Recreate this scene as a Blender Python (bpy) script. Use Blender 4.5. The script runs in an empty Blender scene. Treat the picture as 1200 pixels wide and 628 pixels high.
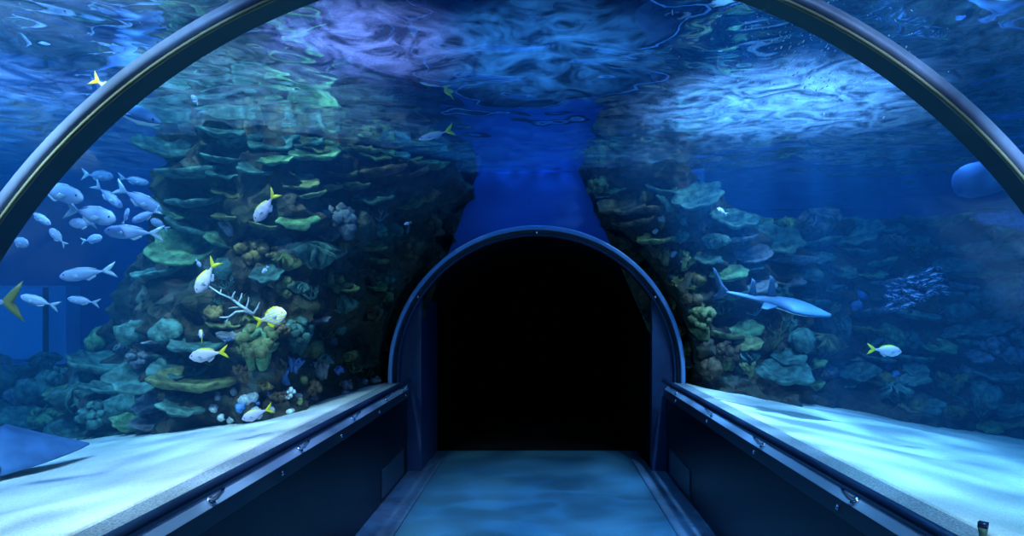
import bpy, bmesh, math, random
from mathutils import Vector, Matrix, noise, Euler
from mathutils.bvhtree import BVHTree
PI = math.pi
random.seed(7)
scene = bpy.context.scene
COL = scene.collection

# ------------------------------------------------------------------ camera
F = 800.0
CX, CZ = 0.027, 1.67
VX, VY = 632.0, 364.0
cam_d = bpy.data.cameras.new('camera'); cam = bpy.data.objects.new('camera', cam_d); COL.objects.link(cam)
cam.location = (CX, 0, CZ); cam.rotation_euler = (PI/2, 0, 0)
cam_d.sensor_width = 36; cam_d.lens = 36*F/1200
cam_d.shift_x = -(VX-600)/1200; cam_d.shift_y = (VY-314)/1200
cam_d.clip_start = 0.05; cam_d.clip_end = 200
scene.camera = cam

def P(px, py, Y):
    return Vector((CX+(px-VX)*Y/F, Y, CZ+(VY-py)*Y/F))
def pix(v):
    return (VX+(v[0]-CX)*F/v[1], VY-(v[2]-CZ)*F/v[1])

# ------------------------------------------------------------------ materials
def mat(name, col, rough=0.6, metal=0.0, spec=0.4, noise_scale=None, noise_amt=0.25, bump=0.0, bump_scale=None, col2=None):
    m = bpy.data.materials.new(name); m.use_nodes = True
    nt = m.node_tree; n = nt.nodes; b = n['Principled BSDF']
    b.inputs['Base Color'].default_value = (*col, 1)
    b.inputs['Roughness'].default_value = rough
    b.inputs['Metallic'].default_value = metal
    b.inputs['Specular IOR Level'].default_value = spec
    if noise_scale:
        tc = n.new('ShaderNodeTexCoord'); nz = n.new('ShaderNodeTexNoise')
        nz.inputs['Scale'].default_value = noise_scale; nz.inputs['Detail'].default_value = 5
        nt.links.new(tc.outputs['Object'], nz.inputs['Vector'])
        mx = n.new('ShaderNodeMix'); mx.data_type = 'RGBA'
        c2 = col2 or tuple(max(0, c*(1-noise_amt*2)) for c in col)
        mx.inputs[6].default_value = (*c2, 1); mx.inputs[7].default_value = (*[min(1, c*(1+noise_amt)) for c in col], 1)
        mr = n.new('ShaderNodeMapRange'); mr.inputs[1].default_value = .35; mr.inputs[2].default_value = .65
        nt.links.new(nz.outputs['Fac'], mr.inputs[0]); nt.links.new(mr.outputs[0], mx.inputs[0])
        nt.links.new(mx.outputs[2], b.inputs['Base Color'])
    if bump:
        tc = n.new('ShaderNodeTexCoord'); nz = n.new('ShaderNodeTexNoise')
        nz.inputs['Scale'].default_value = bump_scale or 20; nz.inputs['Detail'].default_value = 6
        nt.links.new(tc.outputs['Object'], nz.inputs['Vector'])
        bp = n.new('ShaderNodeBump'); bp.inputs['Strength'].default_value = bump; bp.inputs['Distance'].default_value = .03
        nt.links.new(nz.outputs['Fac'], bp.inputs['Height']); nt.links.new(bp.outputs[0], b.inputs['Normal'])
    return m

M = {}
M['steel'] = mat('rib dark steel', (.07, .18, .23), .85, 0, .1)
M['rib_face'] = mat('rib brushed face', (.24, .34, .52), .5, .2, .4, 30, .05)
M['seal'] = mat('rib seal strip', (.30, .32, .20), .5)
M['ring'] = mat('portal ring metal', (.20, .38, .66), .32, .6)
M['ring_in'] = mat('portal inner rim', (.03, .07, .16), .4, .4)
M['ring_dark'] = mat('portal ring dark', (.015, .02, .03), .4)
M['rail'] = mat('handrail enamel', (.02, .045, .10), .22, .5, .6)
M['chrome'] = mat('chrome', (.75, .78, .82), .15, 1)
M['strip'] = mat('wall cap strip', (.20, .30, .42), .4, .2, .5)
M['trimdark'] = mat('dark trim', (.03, .05, .07), .4)
M['panel'] = mat('parapet panel', (.004, .008, .016), .35, 0, .25)
M['jamb'] = mat('jamb blue panel', (.015, .04, .10), .5, 0, .4, 6, .1)
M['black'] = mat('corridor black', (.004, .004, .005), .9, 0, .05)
M['floor'] = mat('floor vinyl', (.028, .09, .13), .42, 0, .3, 60, .06, .04, 60)
M['curb'] = mat('floor border', (.05, .09, .13), .5, 0, .4, 20, .1)
M['sill'] = mat('stone sill', (.24, .28, .30), .8, 0, .2, 120, .25, .2, 150)
M['sand'] = mat('pale sand', (.66, .66, .58), .95, 0, .1, 140, .10, .45, 30)
M['tank'] = mat('tank blue paint', (.04, .12, .42), .8, 0, .2, .6, .12)
M['rock'] = mat('reef rock', (.085, .085, .07), .95, 0, .1)
def rock_nodes(m):
    nt = m.node_tree; n = nt.nodes; b = n['Principled BSDF']; tc = n.new('ShaderNodeTexCoord')
    vo = n.new('ShaderNodeTexVoronoi'); vo.inputs['Scale'].default_value = 9
    nz = n.new('ShaderNodeTexNoise'); nz.inputs['Scale'].default_value = 2.4; nz.inputs['Detail'].default_value = 8; nz.inputs['Roughness'].default_value = .7
    for x in (vo, nz): nt.links.new(tc.outputs['Object'], x.inputs['Vector'])
    cr = n.new('ShaderNodeValToRGB'); e = cr.color_ramp.elements
    e[0].position = .32; e[0].color = (.02, .025, .022, 1); e[1].position = .70; e[1].color = (.16, .17, .10, 1)
    for p, c in ((.45, (.06, .07, .04, 1)), (.55, (.10, .075, .05, 1)), (.62, (.07, .12, .10, 1))):
        k = e.new(p); k.color = c
    nt.links.new(nz.outputs['Fac'], cr.inputs[0]); nt.links.new(cr.outputs[0], b.inputs['Base Color'])
    ad = n.new('ShaderNodeMath'); ad.operation = 'MULTIPLY_ADD'; ad.inputs[1].default_value = .8
    nt.links.new(vo.outputs['Distance'], ad.inputs[0]); nt.links.new(nz.outputs['Fac'], ad.inputs[2])
    bp = n.new('ShaderNodeBump'); bp.inputs['Strength'].default_value = 1; bp.inputs['Distance'].default_value = .12
    nt.links.new(ad.outputs[0], bp.inputs['Height']); nt.links.new(bp.outputs[0], b.inputs['Normal'])
rock_nodes(M['rock'])
M['rubber'] = mat('green rubber clip', (.10, .16, .10), .6)
M['wframe'] = mat('window frame', (.25, .50, .80), .5)
CC = {
 'olive': mat('coral olive', (.17, .20, .075), .9, 0, .15, 14, .3, .5, 45),
 'teal': mat('coral teal', (.09, .21, .17), .9, 0, .15, 14, .3, .5, 45),
 'ochre': mat('coral ochre', (.25, .19, .07), .9, 0, .15, 14, .3, .5, 45),
 'brown': mat('coral brown', (.14, .10, .055), .9, 0, .15, 14, .3, .5, 45),
 'grey': mat('coral grey', (.22, .25, .27), .9, 0, .15, 14, .3, .5, 45),
 'pale': mat('coral pale', (.55, .62, .62), .85, 0, .15, 20, .2, .4, 60),
 'green': mat('coral green', (.15, .30, .13), .9, 0, .15, 14, .3, .5, 45),
 'blue': mat('coral blue', (.12, .28, .60), .85, 0, .15, 14, .2, .4, 45),
}
M['silver'] = mat('fish silver', (.30, .42, .52), .35, .15, .6)
M['yellow'] = mat('fish yellow', (.80, .78, .04), .45)
M['dullfin'] = mat('dull olive fin', (.16, .20, .06), .5)
M['eye'] = mat('fish eye', (.01, .01, .012), .15)
M['shark'] = mat('shark skin', (.05, .14, .24), .6, 0, .3, 8, .1)
M['rayskin'] = mat('ray skin', (.05, .13, .27), .7, 0, .3, 8, .15)
M['belly'] = mat('pale belly', (.7, .75, .78), .6)
M['dimfish'] = mat('striped fish body', (.02, .04, .12), .5)
M['palestripe'] = mat('striped fish stripe', (.13, .28, .42), .5)
M['bubble'] = mat('air bubble', (.95, .97, 1), .6, 0, .5)

def fish_mat(name, body, back, stripes=None, rough=.45, spec=.4):
    """counter-shaded fish skin: yellow along the back, silver below (object Z), optional dark/yellow stripes"""
    m = bpy.data.materials.new(name); m.use_nodes = True; nt = m.node_tree; n = nt.nodes; b = n['Principled BSDF']
    b.inputs['Roughness'].default_value = rough; b.inputs['Specular IOR Level'].default_value = spec
    tc = n.new('ShaderNodeTexCoord'); sp = n.new('ShaderNodeSeparateXYZ'); nt.links.new(tc.outputs['Generated'], sp.inputs[0])
    mr = n.new('ShaderNodeMapRange'); mr.inputs[1].default_value = .80; mr.inputs[2].default_value = .97
    nt.links.new(sp.outputs['Z'], mr.inputs[0])
    mx = n.new('ShaderNodeMix'); mx.data_type = 'RGBA'; mx.inputs[6].default_value = (*body, 1); mx.inputs[7].default_value = (*back, 1)
    nt.links.new(mr.outputs[0], mx.inputs[0]); out = mx.outputs[2]
    if stripes:
        wv = n.new('ShaderNodeTexWave'); wv.bands_direction = 'Z' if stripes == 'long' else 'X'
        wv.inputs['Scale'].default_value = 2.2 if stripes == 'long' else 1.6; wv.inputs['Distortion'].default_value = .6
        nt.links.new(tc.outputs['Generated'], wv.inputs['Vector'])
        m2 = n.new('ShaderNodeMix'); m2.data_type = 'RGBA'; m2.inputs[7].default_value = (*back, 1)
        mr2 = n.new('ShaderNodeMapRange'); mr2.inputs[1].default_value = .72; mr2.inputs[2].default_value = .82
        nt.links.new(wv.outputs['Fac'], mr2.inputs[0]); nt.links.new(mr2.outputs[0], m2.inputs[0]); nt.links.new(out, m2.inputs[6]); out = m2.outputs[2]
    nt.links.new(out, b.inputs['Base Color'])
    return m
M['yellowtail'] = fish_mat('yellowtail skin', (.62, .62, .76), (.60, .64, .12))
M['pork'] = fish_mat('yellow striped skin', (.80, .86, .80), (.75, .72, .05), 'long')
M['silverfish'] = fish_mat('silver fish skin', (.21, .30, .50), (.10, .17, .22))
M['banded'] = fish_mat('banded fish skin', (.85, .88, .92), (.01, .01, .015), 'cross')
M['paleblue'] = fish_mat('pale blue fish skin', (.03, .09, .25), (.05, .13, .30), None, .8, .15)

# ------------------------------------------------------------------ helpers
def link(name, verts, faces, m=None, parent=None, smooth=True):
    me = bpy.data.meshes.new(name); me.from_pydata([tuple(v) for v in verts], [], faces)
    bm = bmesh.new(); bm.from_mesh(me); bmesh.ops.recalc_face_normals(bm, faces=bm.faces); bm.to_mesh(me); bm.free()
    if smooth:
        for p in me.polygons: p.use_smooth = True
    me.update()
    o = bpy.data.objects.new(name, me); COL.objects.link(o)
    if m: me.materials.append(m)
    if parent: o.parent = parent
    return o
def tag(o, label, cat, group=None, kind=None):
    o['label'] = label; o['category'] = cat
    if group: o['group'] = group
    if kind: o['kind'] = kind
    return o
def empty(name, loc, label=None, cat=None, group=None):
    o = bpy.data.objects.new(name, None); COL.objects.link(o); o.location = loc; o.empty_display_size = .05
    if label: tag(o, label, cat, group)
    return o
def struct(o):
    o['kind'] = 'structure'; return o
def copy_tree(o, parent=None):
    c = o.copy(); COL.objects.link(c)
    if parent: c.parent = parent
    for ch in o.children: copy_tree(ch, c)
    return c
class MB:
    def __init__(s): s.v = []; s.f = []
    def add(s, v, f):
        b = len(s.v); s.v += [Vector(x) for x in v]; s.f += [tuple(b+i for i in q) for q in f]; return s
    def box(s, x0, x1, y0, y1, z0, z1):
        v = [(x, y, z) for x in (x0, x1) for y in (y0, y1) for z in (z0, z1)]
        return s.add(v, [(0, 1, 3, 2), (4, 6, 7, 5), (0, 4, 5, 1), (2, 3, 7, 6), (0, 2, 6, 4), (1, 5, 7, 3)])
    def sweep(s, prof, y0, y1, closed=True, caps=True):
        n = len(prof)
        v = [(x, y0, z) for x, z in prof]+[(x, y1, z) for x, z in prof]
        f = [(i, (i+1) % n, n+(i+1) % n, n+i) for i in range(n if closed else n-1)]
        if caps and closed: f += [tuple(range(n-1, -1, -1)), tuple(range(n, 2*n))]
        return s.add(v, f)
    def tube(s, pts, rad, k=12, caps=True):
        pts = [Vector(p) for p in pts]; n = len(pts)
        rad = rad if isinstance(rad, (list, tuple)) else [rad]*n
        t0 = (pts[1]-pts[0]).normalized(); a = Vector((0, 0, 1)) if abs(t0.z) < .9 else Vector((1, 0, 0))
        nrm = t0.cross(a).normalized(); v = []; f = []
        for i, p in enumerate(pts):
            t = (pts[min(i+1, n-1)]-pts[max(i-1, 0)]).normalized()
            nrm = (nrm-t*nrm.dot(t)).normalized(); bn = t.cross(nrm)
            for j in range(k):
                an = 2*PI*j/k; v.append(p+(nrm*math.cos(an)+bn*math.sin(an))*rad[i])
        for i in range(n-1):
            for j in range(k): f.append((i*k+j, i*k+(j+1) % k, (i+1)*k+(j+1) % k, (i+1)*k+j))
        if caps: f += [tuple(range(k)), tuple((n-1)*k+j for j in range(k))]
        return s.add(v, f)
    def ellipsoid(s, c, r, seg=12, rings=8, rot=None):
        v = []; f = []; c = Vector(c)
        for i in range(rings+1):
            th = PI*i/rings
            for j in range(seg):
                ph = 2*PI*j/seg; q = Vector((r[0]*math.sin(th)*math.cos(ph), r[1]*math.sin(th)*math.sin(ph), r[2]*math.cos(th)))
                if rot: q = rot @ q
                v.append(c+q)
        for i in range(rings):
            for j in range(seg): f.append((i*seg+j, i*seg+(j+1) % seg, (i+1)*seg+(j+1) % seg, (i+1)*seg+j))
        return s.add(v, f)
    def obj(s, name, m=None, parent=None, smooth=True, bevel=0):
        o = link(name, s.v, s.f, m, parent, smooth)
        if bevel:
            b = o.modifiers.new('edge', 'BEVEL'); b.width = bevel; b.segments = 2; b.limit_method = 'ANGLE'
            if smooth: o.modifiers.new('wn', 'WEIGHTED_NORMAL')
        return o
def arch_pts(r, zc, n=64, x0=0, leg=None):
    p = [(x0+r*math.cos(PI*i/n), zc+r*math.sin(PI*i/n)) for i in range(n+1)]
    if leg is not None: p = [(x0+r, leg)]+p+[(x0-r, leg)]
    return p
def arch_band(ri, ro, y0, y1, zc, leg, n=72, mb=None):
    mb = mb or MB()
    pi, po = arch_pts(ri, zc, n, 0, leg), arch_pts(ro, zc, n, 0, leg)
    k = len(pi); v = []; f = []
    for i in range(k):
        v += [(pi[i][0], y0, pi[i][1]), (po[i][0], y0, po[i][1]), (po[i][0], y1, po[i][1]), (pi[i][0], y1, pi[i][1])]
    for i in range(k-1):
        for j in range(4): f.append((4*i+j, 4*i+(j+1) % 4, 4*i+4+(j+1) % 4, 4*i+4+j))
    f += [(0, 1, 2, 3), (4*k-4, 4*k-3, 4*k-2, 4*k-1)]
    return mb.add(v, f)

# ------------------------------------------------------------------ the tunnel
R, SPR, ZF = 1.5, 1.03, 6.9
SILL = .935
SURF = 3.12
YE = 7.15          # face of the end bulkhead
Y0 = -1.3
# acrylic vault (one continuous pane)
gm = bpy.data.materials.new('clear acrylic'); gm.use_nodes = True; nt = gm.node_tree; nt.nodes.clear()
out = nt.nodes.new('ShaderNodeOutputMaterial'); mx = nt.nodes.new('ShaderNodeMixShader'); tr = nt.nodes.new('ShaderNodeBsdfTransparent'); gl = nt.nodes.new('ShaderNodeBsdfGlossy')
tr.inputs[0].default_value = (.97, .985, 1, 1); gl.inputs[0].default_value = (.9, .95, 1, 1); gl.inputs['Roughness'].default_value = .05
lw = nt.nodes.new('ShaderNodeFresnel'); lw.inputs[0].default_value = 1.06
mm = nt.nodes.new('ShaderNodeMath'); mm.operation = 'MULTIPLY'; mm.inputs[1].default_value = .05; nt.links.new(lw.outputs[0], mm.inputs[0]); nt.links.new(mm.outputs[0], mx.inputs[0]); nt.links.new(tr.outputs[0], mx.inputs[1]); nt.links.new(gl.outputs[0], mx.inputs[2]); nt.links.new(mx.outputs[0], out.inputs[0])
M['acrylic'] = gm
struct(arch_band(R+.002, R+.04, Y0, YE-.02, SPR, SILL-.02).obj('ceiling', gm))

# near rib
rib = empty('tunnel_rib', (0, 1.58, SILL), 'dark steel arch rib clamped across the acrylic tunnel close to the camera', 'rib')
def rel(o, parent):
    o.parent = parent; o.matrix_parent_inverse = Matrix.Translation(-parent.location); return o
rel(arch_band(1.462, 1.5, 1.552, 1.622, SPR, SILL, 96).obj('web', M['steel'], bevel=.002), rib)
rel(arch_band(1.468, 1.500, 1.546, 1.5525, SPR, SILL, 96).obj('front_face', M['rib_face']), rib)
rel(arch_band(1.461, 1.4685, 1.545, 1.5525, SPR, SILL, 96).obj('seal_strip', M['seal']), rib)

# portal ring at the far end
ring = empty('portal_arch', (0, ZF, SILL), 'blue edged metal arch framing the dark doorway at the tunnel end', 'arch')
rel(arch_band(1.455, 1.5, ZF-.03, ZF+.02, SPR, SILL-.1, 96).obj('outer_rim', M['ring'], bevel=.008), ring)
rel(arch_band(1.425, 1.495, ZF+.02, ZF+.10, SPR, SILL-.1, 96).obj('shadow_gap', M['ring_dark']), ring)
rel(arch_band(1.405, 1.445, ZF+.06, ZF+.13, SPR, SILL-.1, 96).obj('inner_rim', M['ring_in'], bevel=.006), ring)
for ang in (90, 33, 147):
    a = math.radians(ang); b = MB().ellipsoid((1.43*math.cos(a), ZF+.01, SPR+1.43*math.sin(a)), (.016, .02, .016))
    rel(b.obj('bolt', M['chrome']), ring)

# bulkhead wall over the doorway (with the arched hole) and side jambs
def plate_with_arch(name, ri, x0, x1, z1, y0, y1, m, zb=0.0):
    pts = [(x0, zb), (x0, z1), (x1, z1), (x1, zb)]+[(ri, zb)]+arch_pts(ri, SPR, 48)+[(-ri, zb)]
    return MB().sweep(pts, y0, y1).obj(name, m, smooth=False)
struct(plate_with_arch('wall_end', 1.5, -1.9, 1.75, SURF-.004, YE, YE+.15, M['tank']))
# lunettes between ring and doorway: arch segments either side of the flat jambs
XJ, RJ = 1.19, 1.405
def lunette(s):
    a0 = math.acos(XJ/RJ); n = 16
    p = [(s*XJ, 0), (s*1.5, 0), (s*1.5, SPR)]+[(s*1.5*math.cos(t), SPR+1.5*math.sin(t)) for t in [a0*.95*i/n for i in range(1, n+1)]]
    p += [(s*XJ, SPR+RJ*math.sin(a0))]
    return MB().sweep(p, ZF+.13, ZF+.19)
lun = lunette(-1).add(lunette(1).v, lunette(1).f)
struct(lunette(-1).obj('wall_jamb_left', M['jamb'], smooth=False)); struct(lunette(1).obj('wall_jamb_right', M['jamb'], smooth=False))
# corridor beyond
YC = 8.15  # corridor darkness put into colour: walls and floor turn black past the lit stretch
for s, nm in ((-1, 'left'), (1, 'right')):
    yc = YC if s < 0 else 7.16
    struct(MB().box(s*XJ, s*(XJ+.06), ZF+.19, yc, 0, SPR+.95).obj('wall_doorway_'+nm, M['jamb'], smooth=False))
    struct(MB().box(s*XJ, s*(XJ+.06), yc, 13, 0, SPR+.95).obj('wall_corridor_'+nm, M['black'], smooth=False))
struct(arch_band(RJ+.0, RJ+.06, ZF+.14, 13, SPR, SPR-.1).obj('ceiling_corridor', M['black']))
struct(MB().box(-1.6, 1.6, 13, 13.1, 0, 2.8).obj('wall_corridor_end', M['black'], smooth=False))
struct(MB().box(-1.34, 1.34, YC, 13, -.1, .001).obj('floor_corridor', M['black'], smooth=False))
struct(MB().box(-1.34, 1.34, Y0, YC, -.1, 0).obj('floor', M['floor'], smooth=False))

# parapets, sills, rails
for s, nm in ((-1, 'left'), (1, 'right')):
    X = lambda a, b: (min(s*a, s*b), max(s*a, s*b))
    yE = 6.98
    w = struct(MB().sweep([(s*1.36, 0), (s*1.50, 0), (s*1.50, SILL-.03), (s*1.345, SILL-.03), (s*1.306, .8685), (s*1.36, .8685)], Y0, yE).obj('wall_'+nm, M['strip'], smooth=False))
    MB().box(*X(1.325, 1.36), Y0, yE, .0, .80).obj('panel', M['panel'], w, False)
    MB().box(*X(1.305, 1.36), Y0, yE, .79, .868).obj('cap_trim', M['trimdark'], w, False, .004)
    for yv in ([2.46, 3.53, 4.59, 5.68, 6.8] if s < 0 else [1.8, 2.92, 4.06, 5.2, 6.39]):
        MB().ellipsoid((s*1.303, yv, .829), (.010, .014, .014), 10, 6).obj('stud', M['chrome'], w)
    MB().box(*X(1.312, 1.326), 5.85, 6.75, .06, .30).obj('access_plate', M['trimdark'], w, False, .003)
    struct(MB().sweep([(s*1.50, SILL-.03), (s*1.345, SILL-.03), (s*1.34, SILL-.02), (s*1.345, SILL-.004), (s*1.36, SILL), (s*1.50, SILL)], Y0, yE).obj('trim_1' if s < 0 else 'trim_2', M['sill'], smooth=False))
    struct(MB().sweep([(s*1.325, 0), (s*1.05, 0), (s*1.05, .012), (s*1.06, .02), (s*1.325, .02)], Y0, 7.6).obj('baseboard_'+nm, M['curb'], smooth=False))
    sd = 'left' if s < 0 else 'right'
    h = empty('handrail', (s*1.27, 6.85, .974), 'dark blue tubular handrail along the %s parapet of the tunnel walkway' % sd, 'handrail', 'walkway handrails')
    rel(MB().tube([(s*1.27, Y0, .974), (s*1.27, 2, .974), (s*1.27, 4, .974), (s*1.27, 6.80, .974), (s*1.27, 6.83, .972)], [.026]*4+[.018], 20).obj('rail_tube', M['rail']), h)
    for yv in ([1.74, 2.80, 3.84, 4.94, 6.0, 6.7] if s < 0 else [1.65, 2.8, 3.95, 5.1, 6.45]):
        b = MB().tube([(s*1.27, yv, .955), (s*1.275, yv, .930), (s*1.295, yv, .905), (s*1.322, yv, .892), (s*1.335, yv, .880)], .010, 10)
        br = rel(b.obj('bracket', M['chrome']), h)
        pl = MB().tube([(s*1.316, yv, .894), (s*1.325, yv, .886)], .020, 16).obj('wall_flange', M['chrome'])
        pl.parent = br
# small green clip standing on the right sill by the pane
cl = empty('pane_clip', P(1152, 628, 2.18), 'small dark green rubber-topped clip standing on the right sill against the acrylic', 'clip')
c = P(1152, 626, 2.18); c.z = SILL
mbc = MB()
for dz, r in ((0, .022), (.018, .014), (.03, .016), (.05, .019)):
    pass
rel(MB().tube([c, c+Vector((0, 0, .014)), c+Vector((0, 0, .024)), c+Vector((0, 0, .044))], [.024, .014, .014, .018], 4).obj('post', M['rubber']), cl)
rel(MB().tube([c+Vector((0, 0, .043)), c+Vector((.001, 0, .060))], [.0185, .019], 4).obj('cap', M['rail']), cl)

# ------------------------------------------------------------------ tank shell
XL, XR, YB = -9.5, 8.8, 9.8
struct(MB().box(XL-.1, -1.9, YB, YB+.1, -.5, SURF-.004).obj('wall_back_left', M['tank'], smooth=False))
struct(MB().box(1.75, XR+.1, YB, YB+.1, -.5, SURF-.004).obj('wall_back_right', M['tank'], smooth=False))
struct(MB().box(-1.9, -1.8, YE+.15, YB, -.1, SURF-.004).obj('wall_return_left', M['tank'], smooth=False))
struct(MB().box(1.65, 1.75, YE+.15, YB, -.1, SURF-.004).obj('wall_return_right', M['tank'], smooth=False))
struct(MB().box(XL-.1, XL, -2.5, YB, -.5, SURF-.004).obj('wall_tank_left', M['tank'], smooth=False))
struct(MB().box(XR, XR+.1, -2.5, YB, -.5, SURF-.004).obj('wall_tank_right', M['tank'], smooth=False))
struct(MB().box(XL-.1, XR+.1, -2.6, -2.5, -.5, SURF-.004).obj('wall_tank_rear', M['tank'], smooth=False))
# lit viewing window in the far tank wall
wn = struct(MB().box(-8.7, -6.56, 9.5, 9.8, .9, 2.02).obj('window_1', M['wframe'], smooth=False))
pm = bpy.data.materials.new('lit window pane'); pm.use_nodes = True; pb = pm.node_tree.nodes['Principled BSDF']
pb.inputs['Base Color'].default_value = (.02, .10, .4, 1); pb.inputs['Emission Color'].default_value = (.008, .17, .60, 1); pb.inputs['Emission Strength'].default_value = .36
MB().box(-8.6, -6.84, 9.46, 9.52, 1.00, 1.98).obj('pane', pm, wn, False)
MB().box(-6.84, -6.80, 9.44, 9.52, .95, 1.99).obj('mullion', M['ring_dark'], wn, False)

# sand
def sand_z(x, y):
    d = max(0, abs(x)-1.54)
    z = SILL-.012-.165*min(d, 4.5)
    k = min(1, d/.35)
    z += k*(.035*noise.noise(Vector((x*.9, y*.7, 3.3)))+.012*noise.noise(Vector((x*3+y, y*2.2, 1.7)))+.006*math.sin(9*y+5*noise.noise(Vector((x, y*.6, 8)))+2*x)*min(1, d))
    return z
for s, nm in ((-1, 'left'), (1, 'right')):
    xs = [1.542+.04*i for i in range(40)]+[3.14+.12*i for i in range(70)]
    xs = [x for x in xs if x < (9.4 if s < 0 else 8.7)]
    ys = [-2.4+.06*i for i in range(205)]
    v = [(s*x, y, sand_z(s*x, y)) for y in ys for x in xs]; nx = len(xs)
    f = [(j*nx+i, j*nx+i+1, (j+1)*nx+i+1, (j+1)*nx+i) for j in range(len(ys)-1) for i in range(nx-1)]
    o = struct(link('floor_sand_'+nm, v, f, M['sand']))
    sm = o.modifiers.new('thick', 'SOLIDIFY'); sm.thickness = .08; sm.offset = -1 if o.data.polygons[50].normal.z > 0 else 1

# water surface
wm = bpy.data.materials.new('water surface'); wm.use_nodes = True; nt = wm.node_tree; n = nt.nodes; n.clear()
out = n.new('ShaderNodeOutputMaterial'); ad = n.new('ShaderNodeAddShader'); tr = n.new('ShaderNodeBsdfTransparent'); gl = n.new('ShaderNodeBsdfGlossy'); tl = n.new('ShaderNodeBsdfTranslucent'); ad2 = n.new('ShaderNodeAddShader')
gl.inputs['Roughness'].default_value = .0; gl.inputs[0].default_value = (.80, .86, .95, 1)
tl.inputs[0].default_value = (.020, .027, .036, 1)
tc = n.new('ShaderNodeTexCoord')
mp = n.new('ShaderNodeMapping'); mp.inputs['Scale'].default_value = (1.0, 1.0, 1); nt.links.new(tc.outputs['Object'], mp.inputs[0])
nz = n.new('ShaderNodeTexNoise'); nz.inputs['Scale'].default_value = 2.2; nz.inputs['Detail'].default_value = 5; nz.inputs['Roughness'].default_value = .6; nz.inputs['Distortion'].default_value = .6
nt.links.new(mp.outputs[0], nz.inputs['Vector'])
bp = n.new('ShaderNodeBump'); bp.inputs['Strength'].default_value = 1.0; bp.inputs['Distance'].default_value = .034
nt.links.new(nz.outputs['Fac'], bp.inputs['Height']); nt.links.new(bp.outputs[0], tl.inputs['Normal'])
fm = n.new('ShaderNodeTexNoise'); fm.inputs['Scale'].default_value = 3.2; fm.inputs['Detail'].default_value = 6; fm.inputs['Roughness'].default_value = .62; fm.inputs['Distortion'].default_value = 1.6
nt.links.new(tc.outputs['Object'], fm.inputs['Vector'])
fr = n.new('ShaderNodeMapRange'); fr.inputs[1].default_value = .40; fr.inputs[2].default_value = .66; fr.inputs[3].default_value = .25; fr.inputs[4].default_value = 2.2; nt.links.new(fm.outputs['Fac'], fr.inputs[0])
fc = n.new('ShaderNodeVectorMath'); fc.operation = 'SCALE'; fc.inputs[0].default_value = (.020, .027, .036); nt.links.new(fr.outputs[0], fc.inputs['Scale']); nt.links.new(fc.outputs[0], tl.inputs[0])
vo = n.new('ShaderNodeTexVoronoi'); vo.feature = 'SMOOTH_F1'; vo.inputs['Scale'].default_value = 6.5; vo.inputs['Smoothness'].default_value = .25
wz = n.new('ShaderNodeTexNoise'); wz.inputs['Scale'].default_value = 3; wz.inputs['Detail'].default_value = 2
va = n.new('ShaderNodeVectorMath'); va.operation = 'MULTIPLY_ADD'; va.inputs[1].default_value = (.35, .35, .35)
nt.links.new(tc.outputs['Object'], wz.inputs['Vector']); nt.links.new(wz.outputs['Color'], va.inputs[0]); nt.links.new(tc.outputs['Object'], va.inputs[2]); nt.links.new(va.outputs[0], vo.inputs['Vector'])
mr = n.new('ShaderNodeMapRange'); mr.inputs[1].default_value = .15; mr.inputs[2].default_value = .72; mr.inputs[3].default_value = 0; mr.inputs[4].default_value = 1
nt.links.new(vo.outputs['Distance'], mr.inputs[0]); pw = n.new('ShaderNodeMath'); pw.operation = 'POWER'; pw.inputs[1].default_value = 3.0; nt.links.new(mr.outputs[0], pw.inputs[0])
sa = n.new('ShaderNodeMath'); sa.operation = 'MULTIPLY_ADD'; sa.inputs[1].default_value = .80; sa.inputs[2].default_value = .18; nt.links.new(pw.outputs[0], sa.inputs[0])
nt.links.new(sa.outputs[0], tr.inputs[0])  # caustic light put into the transparent tint as a cell pattern
nt.links.new(tr.outputs[0], ad.inputs[0]); nt.links.new(gl.outputs[0], ad.inputs[1]); nt.links.new(ad.outputs[0], ad2.inputs[0]); nt.links.new(tl.outputs[0], ad2.inputs[1]); nt.links.new(ad2.outputs[0], out.inputs[0])
def axis(a, b, c, d, fine, coarse):
    r = []; x = a
    while x < d: r.append(x); x += fine if b <= x <= c else coarse
    return r+[d]
wxs = axis(XL, -4.2, 4.2, XR, .045, .14); wys = axis(-2.5, 1.8, 7.4, YB, .04, .14)
def wave(x, y):
    wx = x+.25*noise.noise(Vector((x*.9, y*.9, 4))); wy = y+.25*noise.noise(Vector((x*.9, y*.9, 14)))
    a = noise.noise(Vector((wx*1.5, wy*1.8, 0))); b = noise.noise(Vector((wx*3.6, wy*4.4, 7))); c = noise.noise(Vector((wx*8, wy*9, 3)))
    return SURF+.020*a+.011*b*(1+.5*a)+.0034*c
nx = len(wxs)
ws = link('water_surface', [(x, y, wave(x, y)) for y in wys for x in wxs], [(q*nx+p, q*nx+p+1, (q+1)*nx+p+1, (q+1)*nx+p) for q in range(len(wys)-1) for p in range(nx-1)], wm, smooth=True); struct(ws)

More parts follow.
